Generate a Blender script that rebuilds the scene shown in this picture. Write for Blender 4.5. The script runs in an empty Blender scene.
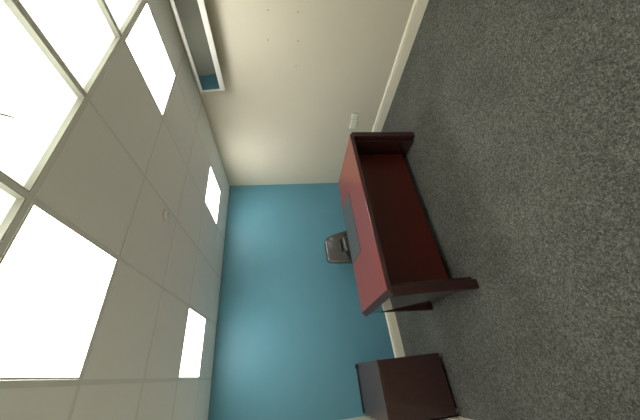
import bpy, bmesh, math, random
from mathutils import Vector, Matrix
random.seed(4)
SC = bpy.context.scene
COL = SC.collection
R = math.radians

# ------------------------------------------------------------------ room numbers (metres)
H = 2.42
XL, XR = -0.56, 2.878
YB, YF = 2.294, -2.25
T = 0.6

# ------------------------------------------------------------------ materials
def mat(name, base, rough=0.5, metal=0.0, spec=0.5, coat=0.0, coat_rough=0.1):
    m = bpy.data.materials.new(name); m.use_nodes = True
    b = m.node_tree.nodes['Principled BSDF']
    b.inputs['Base Color'].default_value = (*base, 1)
    b.inputs['Roughness'].default_value = rough
    b.inputs['Metallic'].default_value = metal
    b.inputs['Specular IOR Level'].default_value = spec
    b.inputs['Coat Weight'].default_value = coat
    b.inputs['Coat Roughness'].default_value = coat_rough
    return m

def nd(m, t, **kw):
    n = m.node_tree.nodes.new(t)
    for k, v in kw.items(): setattr(n, k, v)
    return n

def noise_mix(m, c1, c2, scale, detail=3.0, stretch=(1, 1, 1), lo=0.35, hi=0.65, bump=0.0, bump_scale=None, dist=0.002, rough=0.6):
    L = m.node_tree.links; b = m.node_tree.nodes['Principled BSDF']
    tc = nd(m, 'ShaderNodeTexCoord'); mp = nd(m, 'ShaderNodeMapping'); mp.inputs['Scale'].default_value = stretch
    nz = nd(m, 'ShaderNodeTexNoise'); nz.inputs['Scale'].default_value = scale; nz.inputs['Detail'].default_value = detail
    nz.inputs['Roughness'].default_value = rough
    cr = nd(m, 'ShaderNodeValToRGB')
    cr.color_ramp.elements[0].position = lo; cr.color_ramp.elements[0].color = (*c1, 1)
    cr.color_ramp.elements[1].position = hi; cr.color_ramp.elements[1].color = (*c2, 1)
    L.new(tc.outputs['Object'], mp.inputs['Vector']); L.new(mp.outputs[0], nz.inputs['Vector'])
    L.new(nz.outputs['Fac'], cr.inputs['Fac']); L.new(cr.outputs['Color'], b.inputs['Base Color'])
    if bump:
        n2 = nz
        if bump_scale:
            n2 = nd(m, 'ShaderNodeTexNoise'); n2.inputs['Scale'].default_value = bump_scale; n2.inputs['Detail'].default_value = 2
            L.new(mp.outputs[0], n2.inputs['Vector'])
        bp = nd(m, 'ShaderNodeBump'); bp.inputs['Strength'].default_value = bump; bp.inputs['Distance'].default_value = dist
        L.new(n2.outputs['Fac'], bp.inputs['Height']); L.new(bp.outputs['Normal'], b.inputs['Normal'])
    return m

def emit(name, col, s):
    m = bpy.data.materials.new(name); m.use_nodes = True
    nt = m.node_tree; nt.nodes.remove(nt.nodes['Principled BSDF'])
    e = nt.nodes.new('ShaderNodeEmission'); e.inputs[0].default_value = (*col, 1); e.inputs[1].default_value = s
    nt.links.new(e.outputs[0], nt.nodes['Material Output'].inputs[0])
    return m

M = {}
M['cream'] = noise_mix(mat('cream_wall_paint', (.7, .66, .56), .75, spec=.25), (.71, .66, .53), (.73, .68, .545), 1.5, bump=.05, bump_scale=180)
M['blue'] = noise_mix(mat('teal_blue_wall_paint', (.12, .31, .39), .5, spec=.4), (.122, .325, .418), (.130, .340, .436), 2, bump=.05, bump_scale=180)
M['skirt'] = mat('gloss_cream_white_trim', (.95, .90, .74), .35)
M['tile'] = noise_mix(mat('mineral_ceiling_tile', (.8, .8, .74), .8, spec=.2), (.925, .945, .935), (.935, .955, .945), 8)
M['grid'] = mat('white_painted_grid', (.82, .83, .81), .5)
def carpet():
    m = mat('grey_speckled_carpet', (.15, .15, .14), .95, spec=.1)
    L = m.node_tree.links; b = m.node_tree.nodes['Principled BSDF']
    tc = nd(m, 'ShaderNodeTexCoord')
    nz = nd(m, 'ShaderNodeTexNoise'); nz.inputs['Scale'].default_value = 40; nz.inputs['Detail'].default_value = 3
    mx = nd(m, 'ShaderNodeVectorMath', operation='MULTIPLY_ADD'); mx.inputs[1].default_value = (.02, .02, .02)
    L.new(tc.outputs['Object'], nz.inputs['Vector']); L.new(nz.outputs['Color'], mx.inputs[0]); L.new(tc.outputs['Object'], mx.inputs[2])
    facs = []
    for sc in (210, 115):
        v = nd(m, 'ShaderNodeTexVoronoi'); v.inputs['Scale'].default_value = sc
        L.new(mx.outputs[0], v.inputs['Vector'])
        sp = nd(m, 'ShaderNodeSeparateColor'); L.new(v.outputs['Color'], sp.inputs[0]); facs.append(sp.outputs[0])
    ad = nd(m, 'ShaderNodeMix'); ad.data_type = 'FLOAT'; ad.inputs[0].default_value = .42
    L.new(facs[0], ad.inputs[2]); L.new(facs[1], ad.inputs[3])
    cr = nd(m, 'ShaderNodeValToRGB'); e = cr.color_ramp.elements
    e[0].position = .1; e[0].color = (.050, .052, .045, 1); e[1].position = .95; e[1].color = (.212, .214, .190, 1)
    k = e.new(.5); k.color = (.106, .108, .096, 1)
    L.new(ad.outputs[0], cr.inputs['Fac'])
    n2 = nd(m, 'ShaderNodeTexNoise'); n2.inputs['Scale'].default_value = 2.2; n2.inputs['Detail'].default_value = 3
    L.new(tc.outputs['Object'], n2.inputs['Vector'])
    mr = nd(m, 'ShaderNodeMapRange'); mr.inputs[1].default_value = .3; mr.inputs[2].default_value = .7; mr.inputs[3].default_value = .88; mr.inputs[4].default_value = 1.14
    L.new(n2.outputs['Fac'], mr.inputs[0])
    vm = nd(m, 'ShaderNodeVectorMath', operation='SCALE'); L.new(cr.outputs['Color'], vm.inputs[0]); L.new(mr.outputs[0], vm.inputs['Scale'])
    L.new(vm.outputs[0], b.inputs['Base Color'])
    return m
M['carpet'] = carpet()
M['lamp'] = emit('led_diffuser', (1, .995, .96), 8.6)
M['sky'] = bpy.data.materials.new('frosted_sheet'); M['sky'].use_nodes = True
_n = M['sky'].node_tree; _n.nodes.remove(_n.nodes['Principled BSDF']); _t = _n.nodes.new('ShaderNodeBsdfTranslucent')
_t.inputs[0].default_value = (.90, .90, .84, 1); _n.links.new(_t.outputs[0], _n.nodes['Material Output'].inputs[0])
M['tube'] = emit('light_box_lamp', (1, .995, .93), 3.4)
M['box'] = mat('light_box_white', (.8, .8, .76), .6)
M['recess'] = mat('recess_side', (.52, .53, .46), .6)
M['white'] = mat('white_plastic', (.95, .93, .82), .4)
M['white_frame'] = mat('white_frame_paint', (.78, .77, .70), .35)
M['mirror'] = mat('dark_mirror_pane', (.29, .305, .30), .02, metal=1.0)
M['black'] = mat('black_plastic', (.012, .012, .013), .4)
M['chrome'] = mat('chrome', (.7, .7, .7), .15, metal=1)
M['leather'] = noise_mix(mat('black_leather', (.04, .04, .04), .3, spec=.7), (.042, .041, .037), (.05, .049, .044), 40, bump=.06, bump_scale=300)
M['pad'] = noise_mix(mat('dark_grey_desk_pad', (.07, .07, .07), .33, spec=.5), (.066, .068, .066), (.076, .078, .075), 60)
M['glass_foot'] = mat('grey_foot', (.2, .2, .2), .25)
M['slot'] = mat('socket_slot', (.03, .03, .03), .5)
M['detector'] = mat('detector_plastic', (.86, .86, .82), .3)
M['hole'] = mat('filled_screw_hole', (.22, .20, .15), .8)
M['vent'] = mat('grey_vent', (.5, .5, .47), .6)
M['crack'] = mat('dark_hairline', (.05, .05, .04), .6)

def wood(name, c1, c2, rough, coat, stretch):
    m = mat(name, c1, rough, coat=coat, coat_rough=.08)
    return noise_mix(m, c1, c2, 14, detail=6, stretch=stretch, lo=.35, hi=.68)
M['wood'] = wood('mahogany_veneer', (.20, .021, .012), (.29, .035, .019), .3, .42, (.25, 6, 6))
M['wood_shaded'] = wood('shaded_mahogany_veneer', (.066, .0055, .0035), (.096, .0085, .005), .4, .12, (.25, 6, 6))  # modesty panel veneer, shade under the desktop put into a darker colour
M['wood_dark'] = wood('dark_mahogany_lipping', (.036, .0105, .009), (.044, .013, .011), .45, .08, (1, 1, .4))
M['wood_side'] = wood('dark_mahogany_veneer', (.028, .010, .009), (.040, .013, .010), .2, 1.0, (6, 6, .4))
M['cab'] = wood('dark_brown_veneer', (.050, .021, .019), (.062, .026, .024), .35, .35, (6, 6, .4))
M['cab_top'] = wood('dark_brown_top', (.062, .028, .026), (.080, .036, .033), .3, .25, (6, .4, 6))

# ------------------------------------------------------------------ mesh helpers
def B(): return bmesh.new()

def box(bm, x0, x1, y0, y1, z0, z1):
    v = [bm.verts.new(p) for p in ((x0, y0, z0), (x1, y0, z0), (x1, y1, z0), (x0, y1, z0),
                                   (x0, y0, z1), (x1, y0, z1), (x1, y1, z1), (x0, y1, z1))]
    for f in ((0, 3, 2, 1), (4, 5, 6, 7), (0, 1, 5, 4), (1, 2, 6, 5), (2, 3, 7, 6), (3, 0, 4, 7)):
        bm.faces.new([v[i] for i in f])
    return v

def prism(bm, pts, axis, a, b):
    """extrude a closed 2-D outline along an axis from a to b"""
    def P(p, t):
        if axis == 'x': return (t, p[0], p[1])
        if axis == 'y': return (p[0], t, p[1])
        return (p[0], p[1], t)
    va = [bm.verts.new(P(p, a)) for p in pts]; vb = [bm.verts.new(P(p, b)) for p in pts]
    n = len(pts)
    bm.faces.new(va); bm.faces.new(vb[::-1])
    for i in range(n):
        bm.faces.new((va[i], va[(i + 1) % n], vb[(i + 1) % n], vb[i]))
    bmesh.ops.recalc_face_normals(bm, faces=bm.faces)

def lathe(bm, prof, n=32, c=(0, 0, 0)):
    rings = []
    for r, z in prof:
        rings.append([bm.verts.new((c[0] + r * math.cos(2 * math.pi * i / n), c[1] + r * math.sin(2 * math.pi * i / n), c[2] + z)) for i in range(n)])
    for a, b in zip(rings, rings[1:]):
        for i in range(n):
            bm.faces.new((a[i], a[(i + 1) % n], b[(i + 1) % n], b[i]))
    bm.faces.new(rings[0][::-1]); bm.faces.new(rings[-1])
    bmesh.ops.recalc_face_normals(bm, faces=bm.faces)

def tube(bm, pts, r, n=8):
    pts = [Vector(p) for p in pts]; rings = []
    for i, p in enumerate(pts):
        d = (pts[min(i + 1, len(pts) - 1)] - pts[max(i - 1, 0)]).normalized()
        u = d.orthogonal().normalized() if abs(d.z) > .95 else d.cross(Vector((0, 0, 1))).normalized()
        w = d.cross(u).normalized()
        rr = r[i] if isinstance(r, (list, tuple)) else r
        rings.append([bm.verts.new(p + (u * math.cos(2 * math.pi * k / n) + w * math.sin(2 * math.pi * k / n)) * rr) for k in range(n)])
    for a, b in zip(rings, rings[1:]):
        for k in range(n): bm.faces.new((a[k], a[(k + 1) % n], b[(k + 1) % n], b[k]))
    bm.faces.new(rings[0][::-1]); bm.faces.new(rings[-1])
    bmesh.ops.recalc_face_normals(bm, faces=bm.faces)

def cushion(bm, w, h, t, nx=20, nz=20, rnd=.28, bulge=.5, shape=None):
    """puffy pad centred on the origin, in the XZ plane, t thick along Y; shape(u,v,side)->(x,y,z) offset"""
    def sq(u, v):  # square -> rounded square
        e = 2 / rnd
        l = (abs(u) ** e + abs(v) ** e) ** (1 / e) if (u or v) else 0
        m = max(abs(u), abs(v))
        return (u * m / l, v * m / l) if l else (0, 0)
    grid = {}
    for s in (-1, 1):
        for i in range(nx + 1):
            for j in range(nz + 1):
                u = -1 + 2 * i / nx; v = -1 + 2 * j / nz
                edge = i in (0, nx) or j in (0, nz)
                if edge and s == 1: grid[s, i, j] = grid[-1, i, j]; continue
                a, b = sq(u, v)
                k = (1 - abs(u) ** 4) * (1 - abs(v) ** 4)
                y = 0 if edge else s * t / 2 * k ** bulge
                p = Vector((a * w / 2, y, b * h / 2))
                if shape: p += Vector(shape(a, b, s))
                grid[s, i, j] = bm.verts.new(p)
    for s in (-1, 1):
        for i in range(nx):
            for j in range(nz):
                q = [grid[s, i, j], grid[s, i + 1, j], grid[s, i + 1, j + 1], grid[s, i, j + 1]]
                if s == 1: q.reverse()
                bm.faces.new(q)
    bmesh.ops.recalc_face_normals(bm, faces=bm.faces)

def obj(name, bm, m, parent=None, bevel=0.0, smooth=False, seg=2):
    me = bpy.data.meshes.new(name); bm.to_mesh(me); bm.free()
    me.materials.append(m)
    o = bpy.data.objects.new(name, me); COL.objects.link(o)
    if parent: o.parent = parent
    if bevel:
        b = o.modifiers.new('bevel', 'BEVEL'); b.width = bevel; b.segments = seg; b.limit_method = 'ANGLE'; b.angle_limit = R(40)
    if smooth:
        for p in me.polygons: p.use_smooth = True
    return o

def thing(name, label, cat, loc=(0, 0, 0), rot=(0, 0, 0), group=None):
    o = bpy.data.objects.new(name, None); o.empty_display_size = .1; COL.objects.link(o)
    o.location = loc; o.rotation_euler = rot
    o['label'] = label; o['category'] = cat
    if group: o['group'] = group
    return o

def tag(o, label, cat, group=None):
    o['label'] = label; o['category'] = cat
    if group: o['group'] = group
    return o

STRUCT = {'floor': 'dark grey speckled carpet floor', 'ceiling': 'suspended ceiling of pale square tiles',
          'wall_back': 'teal blue painted wall behind the desk', 'wall_right': 'plain cream wall with the two socket plates',
          'wall_left': 'cream wall beside the low dark brown cabinet', 'wall_front': 'cream wall opposite the teal blue wall',
          'baseboard_back': 'cream skirting board along the teal blue wall', 'baseboard_right': 'long cream skirting board under the socket plates',
          'baseboard_left': 'cream skirting board beside the dark brown cabinet', 'baseboard_front': 'cream skirting board opposite the teal blue wall',
          'trim_1': 'pale metal grid between the ceiling tiles'}
def struct(name, bm, m, **kw):
    o = obj(name, bm, m, **kw); o['kind'] = 'structure'
    o['label'] = STRUCT[name]; o['category'] = name.split('_')[0]
    return o

# ------------------------------------------------------------------ room shell
W = .12
b = B(); box(b, XL - W, XR + W, YF - W, YB + W, -.1, 0); struct('floor', b, M['carpet'])
b = B(); box(b, XL - W, XR + W, YB, YB + W, 0, H + .2); struct('wall_back', b, M['blue'])
b = B(); box(b, XR, XR + W, YF, YB, 0, H + .2); wall_right = struct('wall_right', b, M['cream'])
b = B(); box(b, XL - W, XL, YF, YB, 0, H + .2); struct('wall_left', b, M['cream'])
b = B(); box(b, XL - W, XR + W, YF - W, YF, 0, H + .2); struct('wall_front', b, M['cream'])

SK = [(0, 0), (.018, 0), (.018, .098), (.010, .102), (.010, .109), (.017, .113), (.016, .120), (.009, .130), (.005, .1375), (0, .1375)]
G = .0
def skirt(name, axis, base, sgn, a, c):
    pts = [(base + sgn * d, z) for d, z in SK]
    bm = B(); prism(bm, pts, axis, a, c); struct(name, bm, M['skirt'])
skirt('baseboard_right', 'y', XR, -1, YF, YB)
skirt('baseboard_left', 'y', XL, 1, YF, YB)
skirt('baseboard_back', 'x', YB, -1, XL + .018, XR - .018)
skirt('baseboard_front', 'x', YF, 1, XL + .018, XR - .018)

# ceiling: grid lines x = n*T, y = n*T ; cells -> tiles, lights, backlit panels
xs = [XL] + [i * T for i in range(0, 5)] + [XR]
ys = [YF] + [j * T for j in range(-3, 4)] + [YB]
LIGHTS = {(1.8, -.6): 'square lit ceiling panel nearest the tilted white-framed mirror',
          (1.8, 1.2): 'square lit ceiling panel above the corner where the cream wall meets the teal wall',
          (0.0, -.6): 'largest square lit ceiling panel, directly beside the backlit frosted panels, far from the mirror',
          (0.0, 1.2): 'square lit ceiling panel close to the teal wall on the cabinet side'}
SKY = {(0.0, -1.2): 'backlit frosted ceiling panel at the end next to the largest lit panel',
       (.6, -1.2): 'backlit frosted ceiling panel with a thin dark crack line',
       (1.2, -1.2): 'backlit frosted ceiling panel right beside the cracked frosted panel',
       (1.8, -1.2): 'backlit frosted ceiling panel at the end next to the tilted mirror'}
def key(x, y): return (round(x, 2), round(y, 2))
LK = {key(*k): v for k, v in LIGHTS.items()}; SKK = {key(*k): v for k, v in SKY.items()}
bar = .012
tiles = B()
box(tiles, XL, XR, YF, YB, H + .14, H + .2)
for xa, xb in zip(xs, xs[1:]):
    for ya, yb in zip(ys, ys[1:]):
        k = key(xa, ya)
        if k in LK or k in SKK: continue
        x0 = xa + (bar if xa > XL else 0) + .0002; x1 = xb - (bar if xb < XR else 0) - .0002
        y0 = ya + (bar if ya > YF else 0) + .0002; y1 = yb - (bar if yb < YB else 0) - .0002
        if xa == XL: x0 = xa
        if xb == XR: x1 = xb
        if ya == YF: y0 = ya
        if yb == YB: y1 = yb
        box(tiles, x0, x1, y0, y1, H - .0016, H + .012)
struct('ceiling', tiles, M['tile'])
g = B()
for x in xs[1:-1]: box(g, x - bar, x + bar, YF, YB, H, H + .004); box(g, x - .002, x + .002, YF, YB, H + .004, H + .035)
for y in ys[1:-1]:
    xe = xs
    for xa, xb in zip(xs, xs[1:]):
        x0 = xa + (bar if xa > XL else 0); x1 = xb - (bar if xb < XR else 0)
        box(g, x0, x1, y - bar, y + bar, H, H + .004); box(g, x0, x1, y - .002, y + .002, H + .004, H + .035)
struct('trim_1', g, M['grid'])

for (x, y), lab in LIGHTS.items():
    t = thing('ceiling_light', lab, 'ceiling light', (x + T / 2, y + T / 2, H), group='square lit ceiling panels')
    a = T / 2 - bar - .001; c = a - .008
    f = B()
    for s in (-1, 1):
        box(f, -a, a, s * a if s < 0 else c, -c if s < 0 else a, -.002, .016)
        box(f, -a if s < 0 else c, -c if s < 0 else a, -c, c, -.002, .016)
    obj('frame', f, M['white_frame'], t)
    d = B(); box(d, -c, c, -c, c, .003, .012); obj('diffuser', d, M['lamp'], t)

RD = .03
for (x, y), lab in SKY.items():
    t = thing('backlit_panel', lab, 'ceiling panel', (x + T / 2, y + T / 2, H), group='backlit frosted ceiling panels')
    a = T / 2 - bar - .001; c = a - .004
    f = B()
    for s in (-1, 1):
        box(f, -a, a, -a if s < 0 else c, -c if s < 0 else a, .001, RD + .095)
        box(f, -a if s < 0 else c, -c if s < 0 else a, -c, c, .001, RD + .095)
    obj('recess_frame', f, M['recess'], t)
    d = B(); d.faces.new([d.verts.new(p) for p in ((-c, -c, RD), (-c, c, RD), (c, c, RD), (c, -c, RD))]); obj('diffuser', d, M['sky'], t)
    d = B(); box(d, -c, c, -c, c, .128, .136); obj('light_box', d, M['box'], t)
    d = B(); box(d, -.25, .25, -.25, .25, .118, .126); obj('lamp', d, M['tube'], t)
    if key(x, y) == key(.6, -1.2):
        cr = B(); tube(cr, [(-.105, .07, RD - .001), (-.088, .089, RD - .001), (-.0675, .116, RD - .001), (-.045, .154, RD - .001)], [.0032, .0034, .003, .001], 6)
        o = obj('crack_line', cr, M['crack'], t); o['label'] = 'thin dark curved crack'

# smoke detector
t = thing('smoke_detector', 'small white round smoke detector on a ceiling tile', 'smoke detector', (1.105, .36, H - .0016))
b = B(); lathe(b, [(.052, 0), (.052, -.008), (.046, -.012)]); obj('base', b, M['detector'], t)
b = B(); lathe(b, [(.043, -.011), (.043, -.016)]); obj('sensor_vent', b, M['vent'], t)
b = B(); lathe(b, [(.042, -.012), (.042, -.022), (.036, -.03), (.02, -.034)]); obj('cover', b, M['detector'], t)
b = B(); lathe(b, [(.006, -.034), (.006, -.036)], 12, (.012, 0, 0)); obj('test_button', b, M['vent'], t)

# ------------------------------------------------------------------ tilted framed mirror, high on the right wall
y0, y1, hh = -1.15, .365, .268
t = thing('wall_mirror', 'long white-framed glossy mirror tilted forward, high on the cream wall under the ceiling', 'mirror', (2.735, 0, 2.083), (0, R(-9.5), R(-1.3)))
b = B(); box(b, 0, .03, y0, y1, 0, .052); o = obj('frame_rail', b, M['white_frame'], t, .003)
b = B(); box(b, 0, .03, y0, y1, hh - .030, hh); obj('frame_rail', b, M['white_frame'], t, .003)
for a in (y0, y1 - .012):
    b = B(); box(b, .004, .03, a, a + .012, .052, hh - .030); obj('frame_stile', b, M['white_frame'], t, .002)
b = B(); box(b, .018, .026, y0 + .012, y1 - .012, .052, hh - .030); obj('pane', b, M['mirror'], t)
for yy in (-.85, .1):
    b = B(); prism(b, [(.03, .02), (.03, hh - .02), (.172, hh - .02), (.137, .02)], 'y', yy, yy + .03)
    obj('wall_bracket', b, M['black'], t)

# ------------------------------------------------------------------ socket plates on the right wall
def plate(name, lab, ya, yb, za, zb, kind):
    cy, cz = (ya + yb) / 2, (za + zb) / 2
    w, h = (yb - ya) / 2, (zb - za) / 2
    t = thing(name, lab, 'wall socket', (XR, cy, cz))
    b = B(); box(b, -.010, -.0005, -w, w, -h, h); obj('plate', b, M['white'], t, .004)
    if kind == 'double':
        for s in (-1, 1):
            b = B(); box(b, -.0145, -.0095, s * .036 - .012, s * .036 + .012, .012, .032); obj('rocker_switch', b, M['white'], t, .001)
            for (dy, dz, ww, ht) in ((0, 0, .003, .007), (-.011, -.022, .006, .0025), (.011, -.022, .006, .0025)):
                b = B(); box(b, -.0108, -.0095, s * .036 + dy - ww / 2 * 1.4, s * .036 + dy + ww / 2 * 1.4, dz - ht / 2 - .004, dz + ht / 2 - .004); obj('pin_slot', b, M['slot'], t)
    else:
        b = B(); box(b, -.013, -.0095, -.022, .022, -.022, .022); obj('module', b, M['white'], t, .001)
        b = B(); box(b, -.0138, -.0125, -.008, .008, -.009, .007); obj('jack_opening', b, M['recess'], t)
plate('data_socket', 'smaller square white socket plate on the cream wall, away from the desk', .760, .848, .414, .506, 'single')
plate('power_socket', 'wider white double socket plate on the cream wall, closer to the desk', .866, 1.020, .404, .494, 'double')

for hy, hz in [(-0.389, 1.548), (-0.387, 1.264), (-0.125, 1.568), (-0.127, 1.259), (0.136, 1.276)]:
    b = B(); lathe(b, [(.006, 0), (.006, .0012)], 12)
    o = obj('screw_hole', b, M['hole'], wall_right); o.location = (XR - .0012, hy, hz); o.rotation_euler = (0, R(90), 0)

# ------------------------------------------------------------------ desk
dx0, dx1, dy0, dy1 = .348, 2.104, .405, 1.262
t = thing('office_desk', 'large glossy dark red mahogany desk standing on the grey carpet', 'desk', (0, 0, 0))
b = B()
bv = .045; zt, zb = .740, .702
lo = [(dx0, dy0), (dx1, dy0), (dx1, dy1), (dx0, dy1)]
hi = [(dx0 + bv, dy0 + .006), (dx1 - bv + .005, dy0 + .006), (dx1 - bv + .005, dy1 - .004), (dx0 + bv, dy1 - .004)]
v0 = [b.verts.new((*p, zb)) for p in lo]; v1 = [b.verts.new((*p, zt)) for p in hi]
b.faces.new(v0[::-1]); b.faces.new(v1)
for i in range(4): b.faces.new((v0[i], v0[(i + 1) % 4], v1[(i + 1) % 4], v1[i]))
top = obj('desktop', b, M['wood'], t, .004)
top.data.materials.append(M['wood_dark'])
for p in top.data.polygons:
    if p.normal.z < .9: p.material_index = 1
PW = .068
for xa in (dx0, dx1 - PW):
    left = xa == dx0
    for ya in (dy0 + .004, dy1 - .06):
        b = B(); tp = .035 if ya > 1 else 0; prism(b, [(xa, .002), (xa + PW, .002), (xa + PW - (0 if left else tp), zb), (xa + (tp if left else 0), zb)], 'y', ya, ya + .05); o = obj('leg', b, M['wood_dark'], t, .003)
    px, sx = (xa + PW, 1) if left else (xa, -1)
    b = B(); prism(b, [(px + sx * p, z) for p, z in ((-.022, .006), (.030, .006), (.030, zb), (-.045, zb))], 'y', dy0 + .045, dy1 - .012); o = obj('side_panel', b, M['wood_side'], t, .002)
lx, rx = dx0 + PW + .034, dx1 - PW - .034
b = B(); box(b, lx, rx, .655, .675, .070, zb); obj('modesty_panel', b, M['wood_shaded'], t)
# drawer pedestal on the sitting side
b = B(); box(b, lx, lx + .40, .70, 1.20, .07, zb - .005); ped = obj('drawer_pedestal', b, M['wood_side'], t, .002)
for k in range(3):
    b = B(); box(b, lx + .006, lx + .394, 1.20, 1.218, .08 + k * .205, .08 + k * .205 + .198); dr = obj('drawer_front', b, M['wood'], ped, .002)

# desk pad lying on the desk
b = B(); box(b, .905, 1.625, .862, 1.258, zt + .0005, zt + .0045)
tag(obj('desk_pad', b, M['pad'], None, .0015), 'flat dark grey desk pad lying on the mahogany desk in front of the chair', 'desk pad')

# ------------------------------------------------------------------ chair behind the desk
t = thing('office_chair', 'black leather swivel chair behind the desk, padded backrest rising above the desk pad', 'chair', (1.392, 1.64, 0), (0, 0, R(4)))
def bk(u, v, s):
    return (.055 * u * (-v), -.045 * u * u * (v < .2 and 1 or 1) + .05 * max(v, 0), 0)
b = B(); cushion(b, .505, .57, .11, 32, 32, rnd=.26, bulge=.35, shape=bk)
o = obj('backrest', b, M['leather'], t, smooth=True); o.location = (0, .235, .645); o.rotation_euler = (R(-6), 0, 0)
b = B(); cushion(b, .25, .12, .15, 20, 16, rnd=.35, shape=lambda u, v, s: (0, -.02 * u * u, 0))
b2 = B(); cushion(b2, .20, .035, .06, 16, 8, rnd=.5, shape=lambda u, v, s: (0, -.01 * u * u, 0)); c = obj('back_dark_strip', b2, M['black'], o, smooth=True); c.location = (.03, -.04, .06)  # narrow black strip on the backrest above the lumbar cushion
c = obj('lumbar_cushion', b, M['leather'], o, smooth=True); c.location = (.02, -.05, -.025)
b = B(); cushion(b, .50, .48, .10, 24, 24, rnd=.3)
o = obj('seat', b, M['leather'], t, smooth=True); o.location = (0, 0, .46); o.rotation_euler = (R(90), 0, 0)
b = B(); tube(b, [(0, .10, .395), (0, .24, .40), (0, .31, .46), (0, .325, .60)], [.03, .03, .028, .022], 10); obj('back_bracket', b, M['black'], t, smooth=True)
b = B(); box(b, -.10, .10, -.12, .12, .385, .412); obj('seat_plate', b, M['black'], t, .005)
b = B(); lathe(b, [(.028, .10), (.028, .24), (.018, .245), (.018, .388)], 20); obj('gas_column', b, M['black'], t, smooth=False)
b = B(); lathe(b, [(.035, .07), (.045, .075), (.045, .11), (.03, .118)], 20); obj('base_hub', b, M['black'], t)
for k in range(5):
    a = R(90 + 72 * k)
    b = B(); tube(b, [(.03 * math.cos(a), .03 * math.sin(a), .092), (.15 * math.cos(a), .15 * math.sin(a), .086), (.285 * math.cos(a), .285 * math.sin(a), .070)], [.022, .018, .013], 10)
    l = obj('leg', b, M['black'], t, smooth=True)
    b = B(); cx, cy = .285 * math.cos(a), .285 * math.sin(a)
    for s in (-1, 1):
        bb = B(); lathe(bb, [(.016, 0), (.0255, .002), (.0255, .016), (.016, .018)], 20)
        mw = Matrix.Translation((cx, cy, .0265)) @ Matrix.Rotation(a, 4, 'Z') @ Matrix.Rotation(R(90), 4, 'X') @ Matrix.Translation((0, 0, .004 if s > 0 else -.022))
        bb.transform(mw)
        tmp = bpy.data.meshes.new('tmp'); bb.to_mesh(tmp); bb.free(); b.from_mesh(tmp); bpy.data.meshes.remove(tmp)
    tube(b, [(cx, cy, .026), (cx, cy, .072)], .006, 8)
    obj('caster', b, M['black'], l)

# ------------------------------------------------------------------ low cabinet in the corner
cx0, cx1, cy0, cy1, ch = -.528, -.030, 1.315, 2.262, .662
t = thing('low_cabinet', 'low dark brown cabinet with a glossy top in the corner against the teal wall', 'cabinet', (0, 0, 0))
b = B(); box(b, cx0 + .004, cx1 - .004, cy0 + .004, cy1, .028, ch - .022); obj('body', b, M['cab'], t, .002)
b = B(); box(b, cx0, cx1, cy0, cy1, ch - .022, ch); obj('cabinet_top', b, M['cab_top'], t, .003)
b = B(); box(b, cx0, cx1, cy1 - .018, cy1 + .004, ch, ch + .012); box(b, cx1 - .05, cx1 - .012, cy1 - .05, cy1 + .004, ch, ch + .022)
obj('back_strip', b, M['black'], t, .003)
for x in (cx0 + .026, cx1 - .026):
    for y in (cy0 + .024, cy1 - .04):
        b = B(); lathe(b, [(.020, .002), (.022, .006), (.022, .016), (.012, .018), (.012, .030)], 20, (x, y, 0)); obj('foot', b, M['glass_foot'], t)

# ------------------------------------------------------------------ world, camera, view
w = bpy.data.worlds.new('world'); SC.world = w; w.use_nodes = True
w.node_tree.nodes['Background'].inputs[0].default_value = (.6, .65, .7, 1)
w.node_tree.nodes['Background'].inputs[1].default_value = .0

yaw, pitch, roll, fpx = .558616155, -.133012018, -.0433154061, 261.987352
F = Vector((math.sin(yaw) * math.cos(pitch), math.cos(yaw) * math.cos(pitch), math.sin(pitch)))
rt = Vector((math.cos(yaw), -math.sin(yaw), 0)); up = rt.cross(F)
Rv = math.cos(roll) * rt + math.sin(roll) * up
Uv = -math.sin(roll) * rt + math.cos(roll) * up
cam = bpy.data.cameras.new('camera'); co = bpy.data.objects.new('camera', cam); COL.objects.link(co)
X, Y, Z = -Uv, Rv, -F                    # the photograph is turned on its side
co.matrix_world = Matrix(((X.x, Y.x, Z.x, -.0798), (X.y, Y.y, Z.y, -1.5074), (X.z, Y.z, Z.z, 1.4704), (0, 0, 0, 1)))
cam.sensor_fit = 'HORIZONTAL'; cam.sensor_width = 36; cam.lens = fpx / 640 * 36
cam.clip_start = .02
SC.camera = co

SC.view_settings.view_transform = 'Standard'
SC.view_settings.look = 'None'
SC.view_settings.gamma = 1
SC.view_settings.use_curve_mapping = False
SC.view_settings.exposure = 0.52
SC.cycles.max_bounces = 16
SC.cycles.diffuse_bounces = 10
